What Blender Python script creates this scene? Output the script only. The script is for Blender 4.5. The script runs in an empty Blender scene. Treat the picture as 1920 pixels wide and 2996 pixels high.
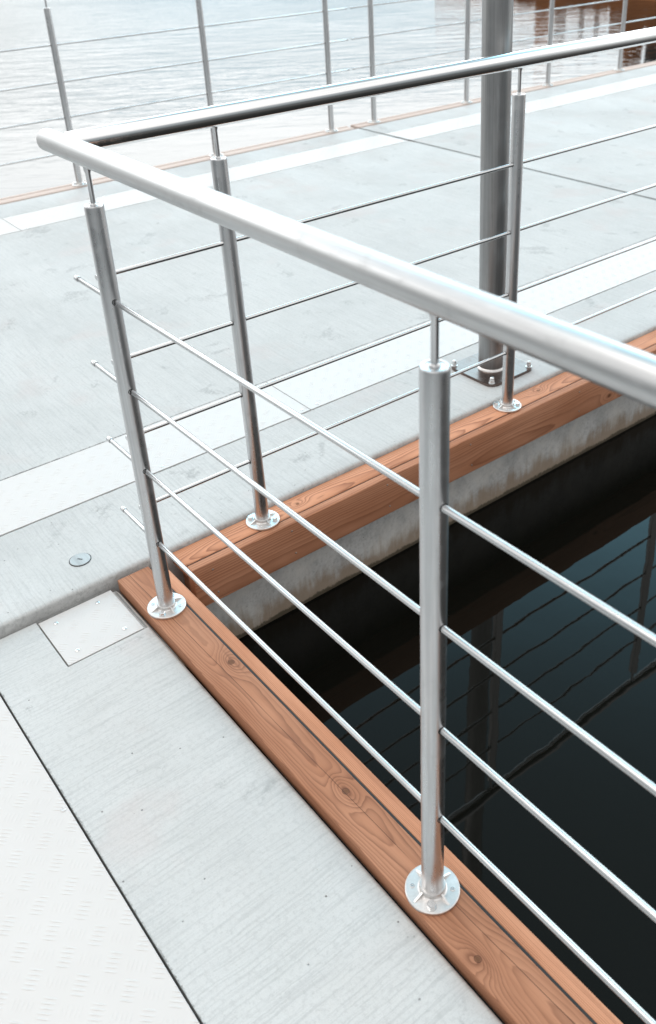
import bpy, bmesh, math, random
from mathutils import Vector, Matrix
random.seed(7)
S = bpy.context.scene
COL = S.collection

# ------------------------------------------------------------------ camera
cam = bpy.data.cameras.new('camera')
cam.sensor_fit = 'HORIZONTAL'; cam.sensor_width = 36.0
cam.lens = 36.0 * 2698.13 / 1920.0
cam.shift_x = (960 - 1044.47) / 1920.0
cam.shift_y = (1201.5 - 1498) / 1920.0
cam.clip_start = 0.05; cam.clip_end = 20000
R = [[0.6196141008857604, 0.7837626124975264, -0.042361931431215805],
     [0.35603072108525685, -0.32874407653362775, -0.8747396514321072],
     [-0.69951446849014, 0.5269188736372087, -0.48273803349006233]]
camo = bpy.data.objects.new('camera', cam); COL.objects.link(camo)
mw = Matrix(((R[0][0], -R[1][0], -R[2][0]), (R[0][1], -R[1][1], -R[2][1]), (R[0][2], -R[1][2], -R[2][2]))).to_4x4()
mw.translation = Vector((1.8898, -0.7457, 1.6621))
camo.matrix_world = mw
cam.dof.use_dof = True; cam.dof.focus_distance = 2.35; cam.dof.aperture_fstop = 7.5
S.camera = camo

# ------------------------------------------------------------------ exposure
S.view_settings.view_transform = 'Standard'; S.view_settings.look = 'None'
S.view_settings.exposure = -0.05; S.view_settings.gamma = 1.0
S.view_settings.use_curve_mapping = False
S.cycles.sample_clamp_indirect = 6.0
S.cycles.max_bounces = 8; S.cycles.glossy_bounces = 6
S.cycles.use_denoising = True; S.cycles.denoising_input_passes = 'RGB_ALBEDO_NORMAL'; S.cycles.denoising_prefilter = 'ACCURATE'

# ------------------------------------------------------------------ node helpers
class V:
    def __init__(s, g, k): s.g, s.k = g, k
    def __add__(s, o): return s.g.m('ADD', s, o)
    __radd__ = __add__
    def __sub__(s, o): return s.g.m('SUBTRACT', s, o)
    def __rsub__(s, o): return s.g.m('SUBTRACT', o, s)
    def __mul__(s, o): return s.g.m('MULTIPLY', s, o)
    __rmul__ = __mul__
    def __truediv__(s, o): return s.g.m('DIVIDE', s, o)
class G:
    def __init__(s, tree): s.t = tree; s.n = tree.nodes; s.l = tree.links
    def put(s, sock, v):
        if isinstance(v, V): s.l.new(v.k, sock)
        elif v is not None: sock.default_value = v
    def m(s, op, a, b=None, c=None, clamp=False):
        n = s.n.new('ShaderNodeMath'); n.operation = op; n.use_clamp = clamp
        for i, v in enumerate((a, b, c)):
            if v is not None: s.put(n.inputs[i], v)
        return V(s, n.outputs[0])
    def exp(s, a): return s.m('EXPONENT', a)
    def sq(s, a): return s.m('MULTIPLY', a, a)
    def frac(s, a): return s.m('FRACT', a)
    def abs(s, a): return s.m('ABSOLUTE', a)
    def max(s, a, b): return s.m('MAXIMUM', a, b)
    def min(s, a, b): return s.m('MINIMUM', a, b)
    def step(s, a, lo, hi, t0=0.0, t1=1.0):
        n = s.n.new('ShaderNodeMapRange'); n.interpolation_type = 'SMOOTHSTEP'
        s.put(n.inputs[0], a); n.inputs[1].default_value = lo; n.inputs[2].default_value = hi
        n.inputs[3].default_value = t0; n.inputs[4].default_value = t1
        return V(s, n.outputs[0])
    def vec(s, x, y, z):
        n = s.n.new('ShaderNodeCombineXYZ')
        for i, v in enumerate((x, y, z)): s.put(n.inputs[i], v)
        return V(s, n.outputs[0])
    def sep(s, v):
        n = s.n.new('ShaderNodeSeparateXYZ'); s.put(n.inputs[0], v)
        return [V(s, o) for o in n.outputs]
    def pos(s):
        n = s.n.new('ShaderNodeNewGeometry'); return V(s, n.outputs['Position'])
    def normal(s):
        n = s.n.new('ShaderNodeNewGeometry'); return V(s, n.outputs['Normal'])
    def obj(s):
        n = s.n.new('ShaderNodeTexCoord'); return V(s, n.outputs['Object'])
    def noise(s, v, scale, detail=2.0, rough=0.5, dist=0.0):
        n = s.n.new('ShaderNodeTexNoise'); s.put(n.inputs['Vector'], v)
        n.inputs['Scale'].default_value = scale; n.inputs['Detail'].default_value = detail
        n.inputs['Roughness'].default_value = rough; n.inputs['Distortion'].default_value = dist
        return V(s, n.outputs[0])
    def mix(s, f, a, b):
        n = s.n.new('ShaderNodeMix'); n.data_type = 'RGBA'
        s.put(n.inputs[0], f)
        for i, v in ((6, a), (7, b)):
            if isinstance(v, V): s.put(n.inputs[i], v)
            else: n.inputs[i].default_value = (*v, 1)
        return V(s, n.outputs[2])
    def bump(s, h, strength=1.0, dist=1.0, nrm=None):
        n = s.n.new('ShaderNodeBump'); s.put(n.inputs['Height'], h)
        n.inputs['Strength'].default_value = strength; n.inputs['Distance'].default_value = dist
        if nrm is not None: s.put(n.inputs['Normal'], nrm)
        return V(s, n.outputs[0])

def material(name):
    m = bpy.data.materials.new(name); m.use_nodes = True
    g = G(m.node_tree); p = m.node_tree.nodes['Principled BSDF']
    def setp(**kw):
        for k, v in kw.items():
            sock = p.inputs[k.replace('_', ' ')]
            if isinstance(v, V): g.put(sock, v)
            elif isinstance(v, tuple): sock.default_value = (*v, 1)
            else: sock.default_value = v
    return m, g, setp

# ------------------------------------------------------------------ world and sun
SUN_ELEV, SUN_AZ = 72.0, Vector((-0.86, -0.51))         # soft light from the left through cloud
w = bpy.data.worlds.new('World'); S.world = w; w.use_nodes = True
g = G(w.node_tree); bg = w.node_tree.nodes['Background']
sky = g.n.new('ShaderNodeTexSky'); sky.sky_type = 'NISHITA'; sky.sun_disc = False
sky.sun_elevation = math.radians(SUN_ELEV)
sky.sun_rotation = math.atan2(SUN_AZ.x, SUN_AZ.y)
sky.air_density = 1.0; sky.dust_density = 2.0
tc = g.n.new('ShaderNodeTexCoord'); d = V(g, tc.outputs['Generated'])
dx, dy, dz = g.sep(d)
hl = g.m('SQRT', g.sq(dx) + g.sq(dy) + 1e-6)
az = (dx * -0.76 + dy * 0.65) / hl                       # towards the far water
azw = g.step(az, -0.1, 0.85)
zc_ = g.max(dz, 0.0)
glow = g.exp(g.sq((zc_ - 0.29) / 0.145) * -1.0) * azw
cl = g.noise(d, 3.2, 5.0, 0.55)
cl2 = g.noise(d, 1.6, 3.0, 0.5)
overcast = g.mix(g.step(cl, 0.35, 0.65), (12.6, 12.5, 12.2), (14.9, 14.7, 14.3))
bluish = g.exp(g.sq((zc_ - 0.50) / 0.13) * -1.0) * g.step(az, 0.3, 0.8)
overcast = g.mix(bluish * 0.8, overcast, (8.0, 12.0, 15.0))
az2 = (dx * -0.55 + dy * 0.835) / hl
front = g.step(az2, 0.70, 0.90) * g.step(zc_, 0.28, 0.46)
band = g.exp(g.sq((zc_ - 0.50) / 0.16) * -1.0)
teal = g.mix(band, (4.6, 6.0, 6.6), (16.5, 35.0, 44.0))     # clearing in the cloud beyond the water
col = g.mix(front * g.step(zc_, 0.88, 0.97, 1.0, 0.0), overcast, teal)
behind = g.step(az, -0.25, 0.15, 1.0, 0.0) * g.step(zc_, 0.18, 0.48, 1.0, 0.0)
col = g.mix(behind * 0.9, col, (3.6, 3.8, 3.9))             # dull sky low over the shore behind the camera
warm = g.mix(glow, (0, 0, 0), (37.5, 38.8, 39.2))
addn = g.n.new('ShaderNodeMix'); addn.data_type = 'RGBA'; addn.blend_type = 'ADD'
addn.inputs[0].default_value = 1.0; g.put(addn.inputs[6], col); g.put(addn.inputs[7], warm)
hz = g.mix(g.step(az2, 0.74, 0.90), (0.72, 0.76, 0.78), (0.45, 0.61, 0.71))
low = g.mix(g.step(zc_, 0.03, 0.21), hz, (1, 1, 1))   # bluer and duller right at the horizon
mul = g.n.new('ShaderNodeMix'); mul.data_type = 'RGBA'; mul.blend_type = 'MULTIPLY'; mul.inputs[0].default_value = 1.0
g.put(mul.inputs[6], V(g, addn.outputs[2])); g.put(mul.inputs[7], low); sumc = V(g, mul.outputs[2])
fin = g.mix(0.89, V(g, sky.outputs[0]), sumc)
g.put(bg.inputs[0], fin); bg.inputs[1].default_value = 0.1

sl = bpy.data.lights.new('sun', 'SUN'); sl.energy = 0.75; sl.angle = math.radians(30); sl.color = (1.0, 0.97, 0.93)
so = bpy.data.objects.new('sun', sl); COL.objects.link(so)
sd = Vector((SUN_AZ.x * math.cos(math.radians(SUN_ELEV)), SUN_AZ.y * math.cos(math.radians(SUN_ELEV)), math.sin(math.radians(SUN_ELEV))))
so.rotation_euler = sd.to_track_quat('Z', 'Y').to_euler(); so.location = (0, 0, 12)

# ------------------------------------------------------------------ mesh helpers
def link(name, bm, mats, parent=None, smooth=None):
    me = bpy.data.meshes.new(name); bm.normal_update(); bm.to_mesh(me); bm.free()
    for m in (mats if isinstance(mats, (list, tuple)) else [mats]): me.materials.append(m)
    if smooth is not None:
        for p in me.polygons: p.use_smooth = True
        me.set_sharp_from_angle(angle=math.radians(smooth))
    o = bpy.data.objects.new(name, me); COL.objects.link(o)
    if parent: o.parent = parent
    return o
def empty(name, loc=(0, 0, 0)):
    o = bpy.data.objects.new(name, None); o.location = loc; o.empty_display_size = 0.1; COL.objects.link(o); return o
def tag(o, label=None, cat=None, group=None, kind=None):
    if label: o['label'] = label
    if cat: o['category'] = cat
    if group: o['group'] = group
    if kind: o['kind'] = kind
    return o
def box(bm, x0, x1, y0, y1, z0, z1, bev=0.0, seg=2, zf=None):
    r = bmesh.ops.create_cube(bm, size=1.0); vs = r['verts']
    for v in vs:
        v.co = Vector((x0 if v.co.x < 0 else x1, y0 if v.co.y < 0 else y1, z0 if v.co.z < 0 else z1))
        if zf: v.co.z += zf(v.co.x)
    if bev:
        es = list({e for v in vs for e in v.link_edges})
        bmesh.ops.bevel(bm, geom=es, offset=bev, segments=seg, affect='EDGES', profile=0.5)
def lathe(bm, prof, n=40, M=None):
    rings = []
    for r, z in prof:
        if r < 1e-6: rings.append([bm.verts.new((0, 0, z))])
        else: rings.append([bm.verts.new((r * math.cos(2 * math.pi * i / n), r * math.sin(2 * math.pi * i / n), z)) for i in range(n)])
    for a, b in zip(rings, rings[1:]):
        for i in range(n):
            j = (i + 1) % n
            if len(a) == 1 and len(b) == 1: continue
            if len(a) == 1: bm.faces.new((a[0], b[j], b[i]))
            elif len(b) == 1: bm.faces.new((a[i], a[j], b[0]))
            else: bm.faces.new((a[i], a[j], b[j], b[i]))
    vs = [v for r in rings for v in r]
    if M is not None: bmesh.ops.transform(bm, matrix=M, verts=vs)
    return vs
def axis_matrix(p0, p1):
    dv = Vector(p1) - Vector(p0)
    M = dv.to_track_quat('Z', 'Y').to_matrix().to_4x4(); M.translation = Vector(p0); return M, dv.length
def tube(bm, p0, p1, r, n=32, bev=0.0015):
    M, L = axis_matrix(p0, p1)
    lathe(bm, [(0, 0), (r - bev, 0), (r - bev * .3, bev * .3), (r, bev), (r, L - bev), (r - bev * .3, L - bev * .3), (r - bev, L), (0, L)], n, M)
def extrude_profile(bm, pts, y0, y1, along='Y', cap=True):
    """closed (a, z) profile swept along Y (a = X) or along X (a = Y)"""
    def P(a, z, t): return (a, t, z) if along == 'Y' else (t, a, z)
    A = [bm.verts.new(P(a, z, y0)) for a, z in pts]; B = [bm.verts.new(P(a, z, y1)) for a, z in pts]
    n = len(pts)
    for i in range(n): bm.faces.new((A[i], A[(i + 1) % n], B[(i + 1) % n], B[i]))
    if cap: bm.faces.new(A); bm.faces.new(B)
    bmesh.ops.recalc_face_normals(bm, faces=bm.faces[:])
def hexhead(bm, c, r, h, rot=0.0, z=0.0):
    x, y = c
    M = Matrix.Translation((x, y, z)) @ Matrix.Rotation(rot, 4, 'Z')
    lathe(bm, [(0, 0), (r, 0), (r, h * .82), (r * .86, h), (0, h)], 6, M)

# ------------------------------------------------------------------ materials
def steel(name, axis, base=(0.60, 0.605, 0.61), rough=0.24, streak=0.5, world=False):
    m, g, setp = material(name)
    x, y, z = g.sep(g.pos() if world else g.obj())
    k = [170.0, 170.0, 170.0]; k['XYZ'.index(axis)] = 2.2
    st = g.noise(g.vec(x * k[0], y * k[1], z * k[2]), 1.0, 2.0, 0.6)
    k2 = [90.0, 90.0, 90.0]; k2['XYZ'.index(axis)] = 5.0
    st2 = g.noise(g.vec(x * k2[0], y * k2[1], z * k2[2]), 1.0, 3.0, 0.6)
    bl = g.noise(g.vec(x, y, z), 22.0, 4.0, 0.65)
    f = g.step(st * 0.5 + st2 * 0.5, 0.35, 0.65)
    lo = tuple(c * (1 - 0.32 * streak) for c in base); hi = tuple(min(1, c * (1 + 0.16 * streak)) for c in base)
    c = g.mix(f, lo, hi)
    c = g.mix(g.step(bl, 0.60, 0.78) * 0.35, c, tuple(v * 0.72 for v in base))
    setp(Base_Color=c, Metallic=1.0, Roughness=g.m('ADD', (f * -0.07) + g.step(bl, 0.45, 0.7) * 0.10, rough + 0.03),
         Normal=g.bump(st, 0.04, 0.0012))
    return m
M_POST = steel('brushed_steel_post', 'Z', base=(0.62, 0.62, 0.625), rough=0.30, streak=0.35)
M_POLE = steel('satin_pole_steel', 'Z', base=(0.33, 0.330, 0.330), rough=0.37, streak=0.4)
M_RAILX = steel('satin_rail_steel', 'X', base=(0.55, 0.55, 0.55), rough=0.37, streak=0.25)
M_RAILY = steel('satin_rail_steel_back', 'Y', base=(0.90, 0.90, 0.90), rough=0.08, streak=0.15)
M_RODX = steel('drawn_rod_steel', 'X', base=(0.58, 0.585, 0.59), rough=0.22, streak=0.3)
M_RODY = steel('drawn_rod_steel_back', 'Y', base=(0.70, 0.705, 0.71), rough=0.16, streak=0.4)
M_FLANGE = steel('cast_flange_steel', 'Z', base=(0.72, 0.70, 0.685), rough=0.38, streak=0.25)
M_BOLT = steel('bolt_steel', 'Z', base=(0.72, 0.72, 0.72), rough=0.2, streak=0.2)
M_FASC = steel('dull_screw_steel', 'Z', base=(0.34, 0.30, 0.27), rough=0.35, streak=0.2)
M_PLATE_POLISHED = steel('base_plate_steel', 'X', base=(0.19, 0.145, 0.130), rough=0.22, streak=0.2)
M_CAP = steel('grey_cap_steel', 'X', base=(0.40, 0.41, 0.41), rough=0.5, streak=0.4, world=True)
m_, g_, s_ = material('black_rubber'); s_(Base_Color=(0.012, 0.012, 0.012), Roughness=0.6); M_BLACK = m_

def tread():
    m, g, setp = material('aluminium_tread_plate')
    x, y, z = g.sep(g.pos())
    def fam(ox, oy, sgn):
        lx = (g.frac((x - ox) / 0.0655 + 0.5) - 0.5) * 0.0655
        ly = (g.frac((y - oy) / 0.0635 + 0.5) - 0.5) * 0.0635
        s = (lx + ly * sgn) * 0.7071; t = (lx * sgn * -1.0 + ly) * 0.7071
        along = g.max(1.0 - g.sq(s / 0.0145), 0.0)
        inside = g.step(g.abs(t), 0.0205, 0.022, 1.0, 0.0)
        cy = g.max(g.m('COSINE', t * (2 * math.pi / 0.0087)), 0.0)
        return along * inside * cy
    X0, Y0 = -0.8465, -0.0935
    h = g.max(fam(X0, Y0, 1.0), fam(X0 + 0.03275, Y0 + 0.03175, -1.0) * 0.35)
    n1 = g.noise(g.pos(), 6.0, 4.0, 0.6); n2 = g.noise(g.pos(), 160.0, 3.0, 0.6)
    c = g.mix(n1, (0.560, 0.540, 0.528), (0.610, 0.590, 0.578))
    c = g.mix(g.step(n2, 0.62, 0.75) * 0.12, c, (0.55, 0.57, 0.58))
    setp(Base_Color=c, Metallic=0.15, Specular_IOR_Level=0.35, Roughness=(n1 * 0.12) + 0.42,
         Normal=g.bump(h * 0.0009 + n2 * 0.00006, 1.0, 1.0))
    return m
M_TREAD = tread()

def concrete(name, broom='Y', lip_x=None):
    m, g, setp = material(name)
    p = g.pos(); x, y, z = g.sep(p)
    n_big = g.noise(p, 1.3, 4.0, 0.55); n_mid = g.noise(p, 9.0, 5.0, 0.6); n_fine = g.noise(p, 240.0, 3.0, 0.7)
    if broom == 'Y': bv = g.vec(x * 170.0 + n_mid * 3.0, y * 5.0, z); bv2 = g.vec(x * 36.0 + n_mid * 2.0, y * 1.6, z)
    else: bv = g.vec(x * 5.0, y * 170.0 + n_mid * 3.0, z); bv2 = g.vec(x * 1.6, y * 36.0 + n_mid * 2.0, z)
    br = g.noise(bv, 1.0, 3.0, 0.65); br2 = g.noise(bv2, 1.0, 3.0, 0.6)
    grit = g.noise(p, 520.0, 2.0, 0.7); sand = g.noise(p, 95.0, 4.0, 0.7)
    c = g.mix(g.step(n_big, 0.3, 0.7), (0.462, 0.470, 0.466), (0.530, 0.536, 0.530))
    c = g.mix(g.step(n_mid, 0.35, 0.7) * 0.40, c, (0.560, 0.564, 0.562))
    c = g.mix(g.step(br, 0.45, 0.66) * 0.50, c, (0.385, 0.395, 0.395))
    c = g.mix(g.step(br2, 0.5, 0.75) * 0.20, c, (0.600, 0.606, 0.600))
    c = g.mix(g.step(sand, 0.48, 0.66) * 0.28, c, (0.34, 0.345, 0.345))
    c = g.mix(g.step(grit, 0.50, 0.72) * 0.30, c, (0.30, 0.305, 0.305))
    # stains, pink patches, pits
    st = g.noise(p, 4.6, 3.0, 0.6, 0.6)
    c = g.mix(g.step(st, 0.615, 0.68) * g.step(sand * 0.6 + n_mid * 0.4, 0.42, 0.58) * 0.55, c, (0.27, 0.275, 0.275))
    st2 = g.noise(g.vec(x * 1.0 + 3.0, y + 11.0, z), 11.0, 2.0, 0.5)
    c = g.mix(g.step(st2, 0.70, 0.77) * g.step(sand, 0.40, 0.60) * 0.6, c, (0.25, 0.255, 0.255))
    pk = g.noise(g.vec(x + 7.3, y - 2.0, z), 2.6, 4.0, 0.6)
    c = g.mix(g.step(pk, 0.55, 0.70) * 0.30, c, (0.50, 0.42, 0.405))
    vo = g.n.new('ShaderNodeTexVoronoi'); g.put(vo.inputs['Vector'], p); vo.inputs['Scale'].default_value = 34.0
    pit = g.step(V(g, vo.outputs['Distance']), 0.045, 0.09, 1.0, 0.0) * g.step(g.noise(p, 11.0, 1.0), 0.50, 0.56)
    c = g.mix(pit * 0.8, c, (0.16, 0.16, 0.16))
    spk = g.step(n_fine, 0.62, 0.76)
    c = g.mix(spk * 0.25, c, (0.30, 0.31, 0.31))
    # crumbled, dirty arrises where the slabs meet the plates
    if broom == 'Y': seam = g.abs(y + 0.464)
    else: seam = g.min(g.min(g.abs(x + 0.616), g.abs(x + 0.927)), g.min(g.abs(x + 3.558), g.abs(x + 3.894)))
    c = g.mix(g.step(seam + (sand - 0.5) * 0.020 + (n_mid - 0.5) * 0.012, 0.0, 0.0042, 1.0, 0.0) * 0.8, c, (0.13, 0.13, 0.13))
    # bare, darker and rougher cast face on the sides
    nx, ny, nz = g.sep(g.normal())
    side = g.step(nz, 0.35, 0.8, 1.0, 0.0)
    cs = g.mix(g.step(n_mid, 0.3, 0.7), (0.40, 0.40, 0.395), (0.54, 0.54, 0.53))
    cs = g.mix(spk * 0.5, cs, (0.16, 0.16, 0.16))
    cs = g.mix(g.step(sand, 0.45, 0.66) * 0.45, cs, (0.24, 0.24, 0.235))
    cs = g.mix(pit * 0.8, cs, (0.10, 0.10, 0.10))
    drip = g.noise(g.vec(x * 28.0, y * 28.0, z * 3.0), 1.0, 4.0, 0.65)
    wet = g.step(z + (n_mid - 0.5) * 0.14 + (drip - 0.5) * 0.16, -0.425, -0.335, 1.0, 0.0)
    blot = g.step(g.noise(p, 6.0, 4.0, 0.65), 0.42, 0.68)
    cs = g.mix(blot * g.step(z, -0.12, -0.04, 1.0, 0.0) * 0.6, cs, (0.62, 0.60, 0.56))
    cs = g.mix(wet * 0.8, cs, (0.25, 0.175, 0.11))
    line = g.step(z + (n_mid - 0.5) * 0.03 + (sand - 0.5) * 0.03, -0.444, -0.434, 1.0, 0.0)
    cs = g.mix(line * 0.85, cs, (0.035, 0.028, 0.012))
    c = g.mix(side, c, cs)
    ro = g.step(g.noise(g.vec(x * 0.9, y * 2.0, z), 1.1, 3.0, 0.6), 0.40, 0.62)
    far = g.step(x, -3.0, -1.2, 1.0, 0.0)
    setp(Base_Color=c, Roughness=0.66 - (ro * far * 0.14) + n_fine * 0.1, Specular_IOR_Level=0.5,
         Normal=g.bump(br * 0.0006 + grit * 0.0005 + sand * 0.0005 + n_mid * 0.0004 - pit * 0.002, 0.9, 1.0))
    return m
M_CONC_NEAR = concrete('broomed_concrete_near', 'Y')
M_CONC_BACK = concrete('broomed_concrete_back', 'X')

def wood(name, axis, v0, w0, knots=(), period=0.0036, crack=None, dark=1.0, flip=False, seed=0.0, pale=False):
    """plain sawn larch: growth rings round a pith that wanders below the board; knots push the rings apart.
    axis: board direction; u along, v across (the other horizontal), w = height"""
    m, g, setp = material(name)
    p = g.pos(); x, y, z = g.sep(p)
    u, v = (x, y) if axis == 'X' else (y, x)
    w_ = z
    us = u + seed
    wob = g.noise(g.vec(us * 1.7, v * 5.0, w_ * 5.0), 1.0, 2.0, 0.5) - 0.5
    wob2 = g.noise(g.vec(us * 6.0, v * 24.0, w_ * 24.0), 1.0, 3.0, 0.55) - 0.5
    dep = g.noise(g.vec(us * 1.1 + 31.0, 0.0, 0.0), 1.0, 2.0, 0.5) - 0.5
    a = v - v0 + wob * 0.024
    b = w_ - w0 + dep * 0.070
    r = g.m('SQRT', g.sq(a) + g.sq(b)) + wob2 * 0.0045
    kd = None; core = None; ring = None
    for (ku, kv, sz) in knots:
        du = (u - ku); dv = (v - kv) if not flip else (w_ - kv)
        e = g.sq(du / (sz * 4.2)) + g.sq(dv / (sz * 2.0))
        t = g.exp(e * -1.0) * (sz * 1.35)
        kd = t if kd is None else kd + t
        q = g.m('SQRT', g.sq(du) + g.sq(dv * 1.1))
        cc = g.step(q + wob2 * 0.004, sz * 0.42, sz * 0.72, 1.0, 0.0)
        core = cc if core is None else g.max(core, cc)
        rg = g.step(g.abs(q + wob2 * 0.004 - sz * 0.66), 0.0, sz * 0.14, 1.0, 0.0)
        ring = rg if ring is None else g.max(ring, rg)
    if kd is not None: r = r + kd
    fr = g.frac(r / period)
    ra = g.noise(g.vec(r * (0.42 / period), us * 0.3, 0.0), 1.0, 1.0, 0.5)      # strong and weak years
    late = g.m('POWER', fr, 2.2) * g.step(fr, 0.86, 1.0, 1.0, 0.0)
    late = late * g.step(ra, 0.30, 0.66, 0.25, 1.0)
    fib = g.noise(g.vec(us * 14.0, v * 700.0, w_ * 700.0), 1.0, 2.0, 0.6)
    strk = g.noise(g.vec(us * 1.6, v * 60.0, w_ * 60.0), 1.0, 3.0, 0.6)
    tone = g.noise(g.vec(us * 2.2, v * 9.0, w_ * 9.0 + 3.0), 1.0, 3.0, 0.55)
    light = g.mix(g.step(tone, 0.3, 0.72), (0.490 * dark, 0.240 * dark, 0.142 * dark), (0.375 * dark, 0.163 * dark, 0.087 * dark))
    c = g.mix(late * 0.85, light, (0.115 * dark, 0.035 * dark, 0.016 * dark))
    c = g.mix(g.step(strk, 0.52, 0.75) * 0.40, c, (0.19 * dark, 0.075 * dark, 0.040 * dark))
    c = g.mix(g.step(fib, 0.45, 0.8) * 0.25, c, (0.20 * dark, 0.082 * dark, 0.046 * dark))
    if kd is not None:
        halo = None
        for (ku, kv, sz) in knots:
            du = (u - ku); dv = (v - kv) if not flip else (w_ - kv)
            t = g.exp((g.sq(du / (sz * 3.0)) + g.sq(dv / (sz * 1.3))) * -1.0)
            halo = t if halo is None else halo + t
        c = g.mix(g.min(halo * g.step(strk + late * 0.3, 0.35, 0.75), 1.0) * 0.55, c, (0.15 * dark, 0.055 * dark, 0.028 * dark))
    if core is not None:
        c = g.mix(core * 0.9, c, (0.14 * dark, 0.062 * dark, 0.030 * dark))
        c = g.mix(ring * 0.8, c, (0.06, 0.022, 0.014))
    if crack is not None:
        c0, sl = crack
        cd = g.abs(v - c0 - u * sl + wob * 0.010 + wob2 * 0.003)
        on = g.step(g.noise(g.vec(us * 2.3 + 9.0, 0.0, 0.0), 1.0, 1.0), 0.36, 0.44)
        c = g.mix(g.step(cd, 0.0003, 0.0011, 1.0, 0.0) * on * 0.85, c, (0.045, 0.018, 0.012))
    if pale: c = g.mix(0.88, c, (0.62, 0.52, 0.47))  # haze and glare on the far boards, put into their colour
    setp(Base_Color=c, Roughness=0.66 - late * 0.1, Specular_IOR_Level=0.2,
         Normal=g.bump(late * 0.0003 + fib * 0.0002, 0.8, 1.0))
    return m
W_NT = wood('larch_board_near', 'X', 0.004, -0.095, knots=((0.294, 0.022, 0.0125), (0.786, 0.007, 0.0125), (1.22, -0.030, 0.0105)), period=0.0027, crack=(-0.0135, 0.021), dark=0.92, seed=2.3)
W_NF = wood('larch_fascia_near', 'X', -0.16, -0.02, period=0.0036, dark=1.28, seed=8.1)
W_BT = wood('larch_board_back', 'Y', -0.150, -0.090, knots=((0.553, -0.171, 0.0085), (1.683, -0.176, 0.0095)), period=0.0036, dark=1.35, seed=4.4)
W_BF = wood('larch_fascia_back', 'Y', -0.19, -0.120, knots=((2.02, -0.115, 0.012),), period=0.0058, dark=1.08, flip=True, seed=12.2)
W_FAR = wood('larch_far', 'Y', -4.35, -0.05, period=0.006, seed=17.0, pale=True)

def jetty_wood(name, col):
    m, g, setp = material(name); p = g.pos(); x, y, z = g.sep(p)
    n = g.noise(g.vec(x * 1.2, y * 3.0, z * 14.0), 1.0, 4.0, 0.6)
    c = g.mix(g.step(n, 0.3, 0.7), col, tuple(v * 0.5 for v in col))
    setp(Base_Color=c, Roughness=0.75); return m
J_BROWN = jetty_wood('weathered_brown_timber', (0.46, 0.17, 0.055))
J_ORANGE = jetty_wood('orange_timber', (0.75, 0.30, 0.12))
J_DARK = jetty_wood('tarred_timber', (0.03, 0.03, 0.028))
m_, g_, s_ = material('grey_joint_rubber')
nn = g_.noise(g_.pos(), 30.0, 4.0, 0.6); s_(Base_Color=g_.mix(nn, (0.14, 0.155, 0.155), (0.25, 0.265, 0.265)), Roughness=0.7); M_JOINT = m_

def water_mat():
    m, g, setp = material('harbour_water'); p = g.pos(); x, y, z = g.sep(p)
    calm = g.noise(g.vec(x, y, 0.0), 4.5, 1.5, 0.4)
    calm2 = g.noise(g.vec(x * 1.0 + 4.0, y * 1.0, 3.0), 17.0, 2.0, 0.5)
    op = g.step(x, -9.0, -4.3, 1.0, 0.0)
    patch = g.step(g.noise(g.vec(x * 0.16, y * 0.16, 1.0), 1.0, 2.0, 0.5), 0.36, 0.64, 0.4, 1.0)
    # crests run across the view
    cu = (x * 0.62 + y * 0.78); cv = (x * -0.78 + y * 0.62)
    r1 = g.noise(g.vec(cu * 1.1, cv * 3.0, 0.0), 1.0, 3.0, 0.55, 0.3)
    r2 = g.noise(g.vec(cu * 2.6, cv * 11.0, 2.0), 1.0, 3.0, 0.55, 0.2)
    h = calm * 0.00075 + calm2 * 0.00007 + op * patch * (r1 * 0.026 + r2 * 0.0100)
    setp(Base_Color=(0.0040, 0.0042, 0.0033), Roughness=0.015, IOR=1.333, Specular_IOR_Level=0.37, Normal=g.bump(h, 1.0, 1.0))
    return m
M_WATER = water_mat()

# ------------------------------------------------------------------ water
ZW = -0.455
bm = bmesh.new()
bmesh.ops.create_grid(bm, x_segments=1, y_segments=1, size=3000.0)
for v in bm.verts: v.co.z = ZW
tag(link('water', bm, M_WATER), kind='structure')

# ------------------------------------------------------------------ pontoons
XW = -0.217                                   # edge wall of the back pontoon
def zd(x): return 0.012 - (x + 0.22) * 0.0078 # its deck falls gently towards the basin
def back_profile():
    pts = []
    def P(x, dz): pts.append((x, zd(x) + dz))
    P(XW, -0.75); P(XW, -0.011); P(XW - 0.0015, -0.006); P(XW - 0.005, -0.0022); P(XW - 0.010, -0.0005); P(XW - 0.016, 0.0)
    P(XW - 0.065, 0.0008); P(XW - 0.068, 0.0)
    P(-0.614, 0.0); P(-0.616, -0.002); P(-0.616, -0.012); P(-0.927, -0.012); P(-0.927, -0.002); P(-0.929, 0.0)
    P(-3.556, 0.0); P(-3.558, -0.002); P(-3.558, -0.012); P(-3.894, -0.012); P(-3.894, -0.002); P(-3.896, 0.0)
    P(-4.19, 0.0); P(-4.205, -0.004); P(-4.211, -0.016); P(-4.211, -0.75)
    return pts
bm = bmesh.new(); extrude_profile(bm, back_profile(), -3.2, 3.985)
tag(link('pontoon_deck', bm, M_CONC_BACK, smooth=35), kind='structure')
bm = bmesh.new(); extrude_profile(bm, back_profile(), 4.015, 11.2)
tag(link('pontoon_deck_beyond', bm, M_CONC_BACK, smooth=35), kind='structure')

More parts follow.
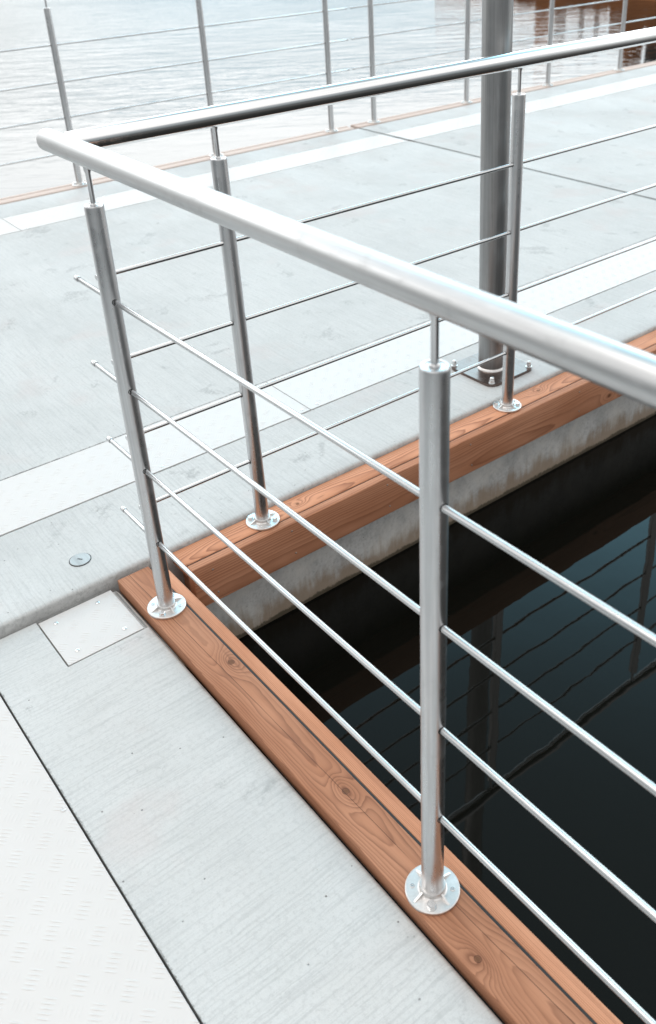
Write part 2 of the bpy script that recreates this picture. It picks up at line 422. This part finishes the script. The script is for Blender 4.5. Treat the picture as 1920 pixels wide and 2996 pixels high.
# near pontoon: slab with rounded corner and a recess for the hatch plate, a channel for the cover plates, a second slab
ZN = -0.020
bm = bmesh.new()
out = [(4.2, -0.4625), (4.2, -0.0625)]
cx, cy, rr = -0.2135 + 0.042, -0.0625 - 0.042, 0.042
out += [(cx + rr * math.cos(math.radians(a)), cy + rr * math.sin(math.radians(a))) for a in range(90, 181, 10)]
out += [(-0.2135, -0.4625)]
top = [bm.verts.new((px, py, ZN)) for px, py in out]
f = bm.faces.new(top)
if f.normal.z < 0: f.normal_flip()
ex = bmesh.ops.extrude_face_region(bm, geom=[f])
vs = [e for e in ex['geom'] if isinstance(e, bmesh.types.BMVert)]
bmesh.ops.translate(bm, verts=vs, vec=(0, 0, -0.75))
bmesh.ops.recalc_face_normals(bm, faces=bm.faces[:])
tope = [e for e in bm.edges if abs(e.verts[0].co.z - ZN) < 1e-5 and abs(e.verts[1].co.z - ZN) < 1e-5
        and not (abs(e.verts[0].co.y + 0.4625) < 1e-4 and abs(e.verts[1].co.y + 0.4625) < 1e-4)]
bmesh.ops.bevel(bm, geom=tope, offset=0.013, segments=4, affect='EDGES', profile=0.5)
near = link('pontoon_deck_near', bm, M_CONC_NEAR)
bm = bmesh.new(); box(bm, -0.2065, 0.0150, -0.2980, -0.0705, ZN - 0.014, ZN + 0.05, 0.004, 2)
cut = link('cut', bm, M_CONC_NEAR)
md = near.modifiers.new('b', 'BOOLEAN'); md.operation = 'DIFFERENCE'; md.object = cut; md.solver = 'EXACT'
dg = bpy.context.evaluated_depsgraph_get()
nm = bpy.data.meshes.new_from_object(near.evaluated_get(dg))
near.modifiers.clear(); near.data = nm; bpy.data.objects.remove(cut)
for p in nm.polygons: p.use_smooth = True
nm.set_sharp_from_angle(angle=math.radians(35))
tag(near, kind='structure')
bm = bmesh.new()
extrude_profile(bm, [(-0.466, -0.75), (-0.466, ZN - 0.012), (-0.800, ZN - 0.012), (-0.800, ZN - 0.002), (-0.802, ZN), (-3.8, ZN), (-3.8, -0.75)], -0.2135, 4.2, along='X')
tag(link('pontoon_deck_near_side', bm, M_CONC_NEAR, smooth=35), kind='structure')

# joint between the two back pontoons
for (x0, x1), lb in zip((((-3.49), -0.24), (-4.20, -3.76)), ('long grey rubber strip filling the joint across the back deck', 'short grey rubber strip in the deck joint next to the far timber edging')):
    bm = bmesh.new(); box(bm, min(x0, x1), max(x0, x1), 3.9852, 4.0148, -0.05, -0.004, 0.002, 1, zf=zd)
    tag(link('joint_seal', bm, M_JOINT), lb, 'rubber seal', 'joint seals')

# ------------------------------------------------------------------ screws, plates
def screw_bm(bm, x, y, z, r=0.0058):
    lathe(bm, [(0, 0), (r, 0.0), (r, 0.0012), (r * .8, 0.0022), (r * .42, 0.0022), (r * .38, 0.0012), (0, 0.0012)], 16, Matrix.Translation((x, y, z)))
def cover_plate(y0, y1, x0, x1, zf, label, screws, group):
    o = empty('cover_plate', (0, 0, 0))
    bm = bmesh.new(); box(bm, x0, x1, y0, y1, -0.005, 0.0006, 0.0008, 1, zf=zf)
    link('tread_sheet', bm, M_TREAD, o)
    for x, y in screws:
        bm = bmesh.new(); screw_bm(bm, x, y, zf(x) + 0.0004); link('screw', bm, M_BOLT, o, smooth=40)
    tag(o, label, 'cover plate', group)
    return o
def yscrews(xs, ys): return [(x, y) for x in xs for y in ys]
GP = 'aluminium tread plates let into the decks'
cover_plate(-3.1, 0.9285, -0.923, -0.620, zd, 'white aluminium tread plate strip behind the corner post, nearest piece of the back walkway strip', yscrews((-0.640, -0.903), (-0.30, 0.322, 0.905)), GP)
cover_plate(0.9315, 3.984, -0.923, -0.620, zd, 'white aluminium tread plate strip passing behind the tall steel mast', yscrews((-0.640, -0.903), (0.975, 1.58, 2.18, 2.78, 3.38, 3.94)), GP)
cover_plate(4.016, 11.0, -0.923, -0.620, zd, 'white aluminium tread plate strip beyond the deck joint on the basin side', yscrews((-0.640, -0.903), (4.08, 4.7, 5.3)), GP)
cover_plate(-3.1, 0.9285, -3.890, -3.562, zd, 'white tread plate strip along the far deck edge, left of the seam in it', yscrews((-3.58, -3.87), (0.3, 0.88)), GP)
cover_plate(0.9315, 3.984, -3.890, -3.562, zd, 'white tread plate strip along the far deck edge, ending at the deck joint', yscrews((-3.58, -3.87), (0.98, 1.6, 2.2, 2.8, 3.4, 3.93)), GP)
cover_plate(4.016, 11.0, -3.890, -3.562, zd, 'glossy white tread plate strip along the far deck edge beyond the deck joint', yscrews((-3.58, -3.87), (4.08, 4.7, 5.3)), GP)
zn = lambda x: ZN
cover_plate(-0.797, -0.4675, -0.21, 4.2, zn, 'broad white aluminium tread plate in the foreground at lower left', yscrews((-0.19, 0.417, 1.02, 1.62, 2.2), (-0.478, -0.786)), GP)
hatch = empty('hatch_plate', (-0.093, -0.188, ZN))
bm = bmesh.new(); box(bm, -0.103, 0.104, -0.106, 0.107, -0.009, 0.0008, 0.0006, 1)
link('plate', bm, M_TREAD, hatch)
for x, y in ((-0.075, 0.055), (-0.072, -0.068), (0.072, 0.066), (0.066, -0.066)):
    bm = bmesh.new(); screw_bm(bm, x, y, 0.0006, 0.0062); link('screw', bm, M_BOLT, hatch, smooth=40)
tag(hatch, 'small square white access plate with four screws let into the concrete corner', 'hatch')

cap = empty('drain_cap', (-0.343, -0.1025, zd(-0.343)))
bm = bmesh.new(); lathe(bm, [(0, -0.002), (0.0315, -0.002), (0.0322, 0.0004), (0.031, 0.0006), (0, 0.0006)], 40); link('seal_ring', bm, M_BLACK, cap, smooth=40)
bm = bmesh.new(); lathe(bm, [(0, 0.0), (0.0295, 0.0), (0.0298, 0.0018), (0.029, 0.0026), (0, 0.0028)], 40); link('lid', bm, M_CAP, cap, smooth=40)
bm = bmesh.new(); box(bm, -0.008, 0.008, -0.0015, 0.0015, 0.0022, 0.0034); so_ = link('slot', bm, M_BLACK, cap); so_.rotation_euler = (0, 0, math.radians(40))
tag(cap, 'round blue-grey metal cap with a slot, set in the pale concrete deck', 'drain cap')

# ------------------------------------------------------------------ timber edging
def plank(name, x0, x1, y0, y1, z0, z1, mat, parent, bev=0.003):
    bm = bmesh.new(); box(bm, x0, x1, y0, y1, z0, z1, bev, 3); return link(name, bm, mat, parent, smooth=40)
def dome_screw(parent, x, y, z):
    bm = bmesh.new(); lathe(bm, [(0.0034, -0.001), (0.0034, 0.0004), (0.0024, 0.0014), (0.0010, 0.0018), (0, 0.0019)], 14)
    bmesh.ops.transform(bm, matrix=Matrix.Translation((x, y, z)) @ Matrix.Rotation(math.radians(90), 4, 'Y'), verts=bm.verts[:])
    link('screw', bm, M_FASC, parent, smooth=40)
nb = empty('timber_edging', (0, 0, 0))
plank('top_board', -0.200, 4.2, -0.0555, 0.0420, -0.042, 0.0, W_NT, nb, 0.0028)
plank('fascia_board', -0.193, 4.2, 0.0480, 0.0810, -0.148, -0.0008, W_NF, nb, 0.0028)
plank('joint_shade', -0.190, 4.2, 0.0422, 0.0478, -0.030, -0.0022, M_BLACK, nb, 0.0005)  # black strip added so the open gap between boards reads as shaded
tag(nb, 'reddish larch edging with round knots along the near deck, running to the lower right', 'timber edging', 'timber edgings')
bb = empty('timber_edging', (0, 0, 0))
plank('top_board', -0.2135, -0.1308, 0.126, 3.98, -0.045, -0.003, W_BT, bb, 0.003)
fb = plank('fascia_board', -0.1280, -0.0940, 0.128, 3.98, -0.149, -0.004, W_BF, bb, 0.004)
plank('packer', -0.2135, -0.131, 0.150, 3.98, -0.140, -0.047, W_BF, bb)
for y in (0.193, 0.475, 0.86, 1.243, 1.828, 2.43, 3.03, 3.6):
    dome_screw(fb, -0.0942, y, -0.030); dome_screw(fb, -0.0942, y + 0.008, -0.118)
plank('joint_shade', -0.1306, -0.1282, 0.132, 3.975, -0.030, -0.0055, M_BLACK, bb, 0.0003)  # same added black strip, shade of the narrower gap put into colour
tag(bb, 'reddish larch edging with a deep screwed fascia above the basin, in front of the mast', 'timber edging', 'timber edgings')
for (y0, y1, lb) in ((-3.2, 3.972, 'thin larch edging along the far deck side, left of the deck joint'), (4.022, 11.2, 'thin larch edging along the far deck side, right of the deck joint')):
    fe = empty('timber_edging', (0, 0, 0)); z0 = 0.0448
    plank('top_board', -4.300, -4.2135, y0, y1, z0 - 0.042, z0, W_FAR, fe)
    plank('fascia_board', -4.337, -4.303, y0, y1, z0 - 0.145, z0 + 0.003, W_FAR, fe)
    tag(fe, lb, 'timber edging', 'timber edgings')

# ------------------------------------------------------------------ railings
H, J = 1.1183, 1.1911
RZ = (0.8993, 0.6725, 0.4493, 0.2256)
def tube_mesh():
    bm = bmesh.new()
    lathe(bm, [(0.0212, 0.008), (0.0212, H - 0.004), (0.0207, H - 0.0014), (0.0196, H), (0.0165, H + 0.0003), (0.0155, H - 0.0012), (0, H - 0.0012)], 56)
    return bm
def post(rail, x, y, z, base_off=(0, 0), top_off=(0, 0), bolt_axis=1, rod_axis='X', pin_h=J + 0.012, grommets=True):
    o = link('post', tube_mesh(), [M_POST, M_BLACK], rail, smooth=40)
    o.location = (x + base_off[0], y + base_off[1], z)
    dv = Vector((top_off[0] - base_off[0], top_off[1] - base_off[1], H)); o.rotation_euler = dv.to_track_quat('Z', 'Y').to_euler()
    q = Vector((0, 0, 1)).rotation_difference(dv); o.rotation_mode = 'QUATERNION'; o.rotation_quaternion = q
    bm = bmesh.new()
    lathe(bm, [(0.0, 0.0), (0.0515, 0.0), (0.0527, 0.0015), (0.0527, 0.0060), (0.0510, 0.0075), (0.0285, 0.0082), (0.0262, 0.0100), (0.0256, 0.0165), (0.0240, 0.0185), (0.0208, 0.0185)], 56)
    for k in range(4):
        a = k * math.pi / 2
        vs = [bm.verts.new(Matrix.Rotation(a, 3, 'Z') @ Vector(c)) for c in
              ((0.024, -0.0018, 0.0070), (0.0465, -0.0018, 0.0070), (0.0465, -0.0018, 0.0082), (0.026, -0.0018, 0.0165),
               (0.024, 0.0018, 0.0070), (0.0465, 0.0018, 0.0070), (0.0465, 0.0018, 0.0082), (0.026, 0.0018, 0.0165))]
        for ids in ((0, 1, 2, 3), (7, 6, 5, 4), (0, 4, 5, 1), (1, 5, 6, 2), (2, 6, 7, 3), (3, 7, 4, 0)): bm.faces.new([vs[i] for i in ids])
    bmesh.ops.recalc_face_normals(bm, faces=bm.faces[:])
    link('base_flange', bm, M_FLANGE, o, smooth=35)
    for s in (-1, 1):
        c = (0.0385 * 0.7071 * s, 0.0385 * 0.7071 * s * bolt_axis)
        bm = bmesh.new(); lathe(bm, [(0, 0.0072), (0.0108, 0.0072), (0.0108, 0.0086), (0, 0.0086)], 20, Matrix.Translation((c[0], c[1], 0)))
        hexhead(bm, c, 0.0088, 0.0075, random.uniform(0, 1), 0.0086); link('bolt', bm, M_BOLT, o, smooth=30)
        c2 = (0.0385 * 0.7071 * s, -0.0385 * 0.7071 * s * bolt_axis)
        bm = bmesh.new(); screw_bm(bm, c2[0], c2[1], 0.0074, 0.0048); link('screw', bm, M_BOLT, o, smooth=30)
    bm = bmesh.new()
    lathe(bm, [(0.0085, H - 0.0012), (0.0080, H + 0.0016), (0.0056, H + 0.004), (0.0056, pin_h - 0.018), (0.0075, pin_h - 0.012), (0.0085, pin_h), (0, pin_h)], 20)
    link('pin', bm, M_POST, o, smooth=40)
    if grommets:
        for rz in RZ:
            for s in (-1, 1):
                bm = bmesh.new()
                lathe(bm, [(0.0060, 0), (0.0072, 0), (0.0072, 0.0020), (0.0060, 0.0020)], 18)
                M = Matrix.Translation((0, 0, rz)) @ (Matrix.Rotation(math.radians(90) * s, 4, 'Y') if rod_axis == 'X' else Matrix.Rotation(math.radians(-90) * s, 4, 'X')) @ Matrix.Translation((0, 0, 0.0197))
                bmesh.ops.transform(bm, matrix=M, verts=bm.verts[:])
                link('grommet', bm, M_BLACK, o)
    return o
def line_obj(name, p0, p1, r, mat, parent, n=24, bev=0.0012):
    """a bar whose mesh lies along its own axis, so brushed streaks follow it"""
    bm = bmesh.new(); tube(bm, p0, p1, r, n, bev); return link(name, bm, mat, parent, smooth=40)

# near railing
nr = empty('railing', (0, 0, 0))
post(nr, 0, 0, 0, (-0.0015, -0.0019), (-0.0008, -0.001), -1, 'X')
post(nr, 1.073, 0, 0, (-0.0025, -0.0031), (0.0013, 0.0016), -1, 'X')
post(nr, 2.146, 0, 0, (0, 0), (0, 0), -1, 'X')
line_obj('handrail', (-0.206, 0, J + 0.0254 + 0.0088), (3.4, 0, J + 0.0254 - 0.0040), 0.0254, M_RAILX, nr, 56, 0.003)
for z in RZ:
    r_ = line_obj('rod', (-0.190, 0, z), (3.4, 0, z), 0.0060, M_RODX, nr)
    line_obj('end_cap', (-0.196, 0, z), (-0.179, 0, z), 0.0074, M_RODX, r_, 20)
tag(nr, 'near stainless railing with a thick handrail crossing the picture, standing on the knotted larch edging', 'railing', 'stainless railings')
# back railing
br_ = empty('railing', (0, 0, 0)); XC, ZC = -0.1695, -0.0033
post(br_, XC, 0.4155, ZC, (0.0026, 0.0034), (-0.0033, -0.0042), 1, 'Y')
post(br_, XC, 1.5055, ZC, (0, 0), (-0.0018, -0.0022), 1, 'Y')
post(br_, XC, 2.59, ZC, (0, 0), (0, 0), 1, 'Y')
post(br_, XC, 3.675, ZC, (0, 0), (0, 0), 1, 'Y')
line_obj('handrail', (XC, 0.030, ZC + J + 0.0254 + 0.0028), (XC, 3.93, ZC + J + 0.0254 + 0.0028), 0.0254, M_RAILY, br_, 56, 0.003)
for z in RZ:
    r_ = line_obj('rod', (XC, 0.052, ZC + z), (XC, 3.93, ZC + z), 0.0060, M_RODY, br_)
    line_obj('end_cap', (XC, 0.038, ZC + z), (XC, 0.056, ZC + z), 0.0074, M_RODY, r_, 20)
tag(br_, 'middle stainless railing with a dark underside to its handrail, between the basin and the mast', 'railing', 'stainless railings')
# far railings
XF, ZF = -4.268, 0.0448
for ys, y0, y1, lb in (((-1.62, -0.54, 0.53, 1.6097, 2.6931, 3.775), -2.0, 3.972, 'far stainless railing against the white water, left of the deck joint'),
                       ((4.219, 5.2884, 6.3692, 7.4517, 8.53, 9.61, 10.69), 4.03, 11.0, 'far stainless railing in front of the brown reflection, right of the deck joint')):
    fr_ = empty('railing', (0, 0, 0))
    for y in ys: post(fr_, XF, y, ZF, (0, 0), (0, 0), 1, 'Y', grommets=True)
    line_obj('handrail', (XF, y0, ZF + J + 0.0254), (XF, y1, ZF + J + 0.0254), 0.0254, M_RAILY, fr_, 32, 0.003)
    for z in RZ:
        r_ = line_obj('rod', (XF, y0, ZF + z), (XF, y1, ZF + z), 0.0060, M_RODY, fr_, 16)
        line_obj('end_cap', (XF, y0 - 0.01, ZF + z) if y0 > 0 else (XF, y1 - 0.006, ZF + z), (XF, y0 + 0.006, ZF + z) if y0 > 0 else (XF, y1 + 0.01, ZF + z), 0.0074, M_RODY, r_, 16)
    tag(fr_, lb, 'railing', 'stainless railings')

# ------------------------------------------------------------------ mast
MX, MY = -0.407, 1.664; MZ = zd(MX)
ms = empty('mast', (MX, MY, MZ))
bm = bmesh.new()
h = 0.1235; cr = 0.040
out = []
for (sx, sy), a0 in (((1, 1), 0), ((-1, 1), 90), ((-1, -1), 180), ((1, -1), 270)):
    out += [(sx * (h - cr) + cr * math.cos(math.radians(a0 + a)), sy * (h - cr) + cr * math.sin(math.radians(a0 + a))) for a in range(0, 91, 15)]
vs = [bm.verts.new((px, py, 0.0)) for px, py in out]; f = bm.faces.new(vs)
ex = bmesh.ops.extrude_face_region(bm, geom=[f]); bmesh.ops.translate(bm, verts=[e for e in ex['geom'] if isinstance(e, bmesh.types.BMVert)], vec=(0, 0, 0.011))
bmesh.ops.recalc_face_normals(bm, faces=bm.faces[:])
bmesh.ops.bevel(bm, geom=[e for e in bm.edges if e.verts[0].co.z > 0.01 and e.verts[1].co.z > 0.01], offset=0.001, segments=2, affect='EDGES')
link('base_plate', bm, M_PLATE_POLISHED, ms, smooth=35)
bm = bmesh.new(); lathe(bm, [(0.0512, 0.011), (0.0512, 5.2), (0.0490, 5.203), (0, 5.203)], 72)
pl = link('pole', bm, M_POLE, ms, smooth=40)
pl.rotation_mode = 'QUATERNION'; pl.rotation_quaternion = Vector((0, 0, 1)).rotation_difference(Vector((-0.0076, -0.0096, 1)))
bm = bmesh.new(); lathe(bm, [(0.0575, 0.0108), (0.0560, 0.0145), (0.0528, 0.0180), (0.0508, 0.0195)], 72); link('weld_bead', bm, M_FLANGE, ms, smooth=60)
for sx, sy in ((1, 1), (-1, 1), (-1, -1), (1, -1)):
    c = (sx * 0.1035, sy * 0.1035); M = Matrix.Translation((c[0], c[1], 0))
    bm = bmesh.new(); lathe(bm, [(0, 0.011), (0.0125, 0.011), (0.0125, 0.0133), (0, 0.0133)], 28, M)
    hexhead(bm, c, 0.0100, 0.0100, random.uniform(0, 1), 0.0133)
    lathe(bm, [(0.0083, 0.0225), (0.0084, 0.0275), (0.0076, 0.0320), (0.0052, 0.0352), (0.0022, 0.0365), (0, 0.0367)], 24, M)
    link('cap_nut', bm, M_BOLT, ms, smooth=35)
tag(ms, 'tall thick grey steel mast bolted to the deck by a square base plate', 'mast')

# ------------------------------------------------------------------ far jetty: only its reflection reaches the picture
YJ = 17.5
jt = empty('jetty', (-8.0, YJ, ZW))
bm = bmesh.new(); box(bm, -10.0, -7.6, 0.0, 0.08, -0.3, 0.24, 0.01, 1); box(bm, -7.59, 16.0, 0.0, 0.08, -0.3, 0.42, 0.01, 1); link('fascia_board', bm, J_BROWN, jt)
bm = bmesh.new(); box(bm, -7.0, -4.3, -0.02, 0.06, 0.425, 0.56, 0.01, 1); box(bm, -4.2, 16.0, -0.02, 0.06, 0.425, 0.86, 0.01, 1); link('upper_board', bm, J_BROWN, jt)
bm = bmesh.new(); box(bm, -7.5, 16.0, 0.085, 3.2, 0.32, 0.41, 0.01, 1); link('deck', bm, J_BROWN, jt)
for k in range(8):
    bm = bmesh.new(); lathe(bm, [(0.12, -1.2), (0.12, 0.315), (0, 0.315)], 20, Matrix.Translation((-7.1 + 3.1 * k, 0.5, 0))); link('pile', bm, J_DARK, jt, smooth=40)
tag(jt, 'low brown timber jetty whose reflection colours the water at the top right', 'jetty')
def jpost(x, r, h, mat, label, dy=0.45):
    o = empty('mooring_post', (x, YJ + dy, ZW))
    bm = bmesh.new(); lathe(bm, [(r, -1.2), (r, h - 0.05), (r * 0.85, h), (0, h)], 20); link('pile_shaft', bm, mat, o, smooth=40)
    bm = bmesh.new(); lathe(bm, [(r * 1.12, h - 0.22), (r * 1.12, h - 0.12)], 20); link('band', bm, J_DARK, o, smooth=40)
    tag(o, label, 'post', 'posts on the far jetty')
jpost(-14.58, 0.17, 1.30, J_ORANGE, 'orange timber post whose reflection stands just right of the mast')
jpost(-14.0, 0.13, 1.02, J_DARK, 'thick dark post reflected behind the second far railing post right of the mast')
jpost(-13.35, 0.06, 0.95, J_DARK, 'slim dark post, left one of the slim pair reflected in the bright water')
jpost(-12.90, 0.06, 0.95, J_DARK, 'slim dark post, right one of the slim pair reflected in the bright water')
jpost(-11.85, 0.22, 1.62, J_BROWN, 'stout brown post reflected left of the last far railing post')
jpost(-11.15, 0.28, 1.70, J_DARK, 'stout black post reflected at the right edge of the picture')
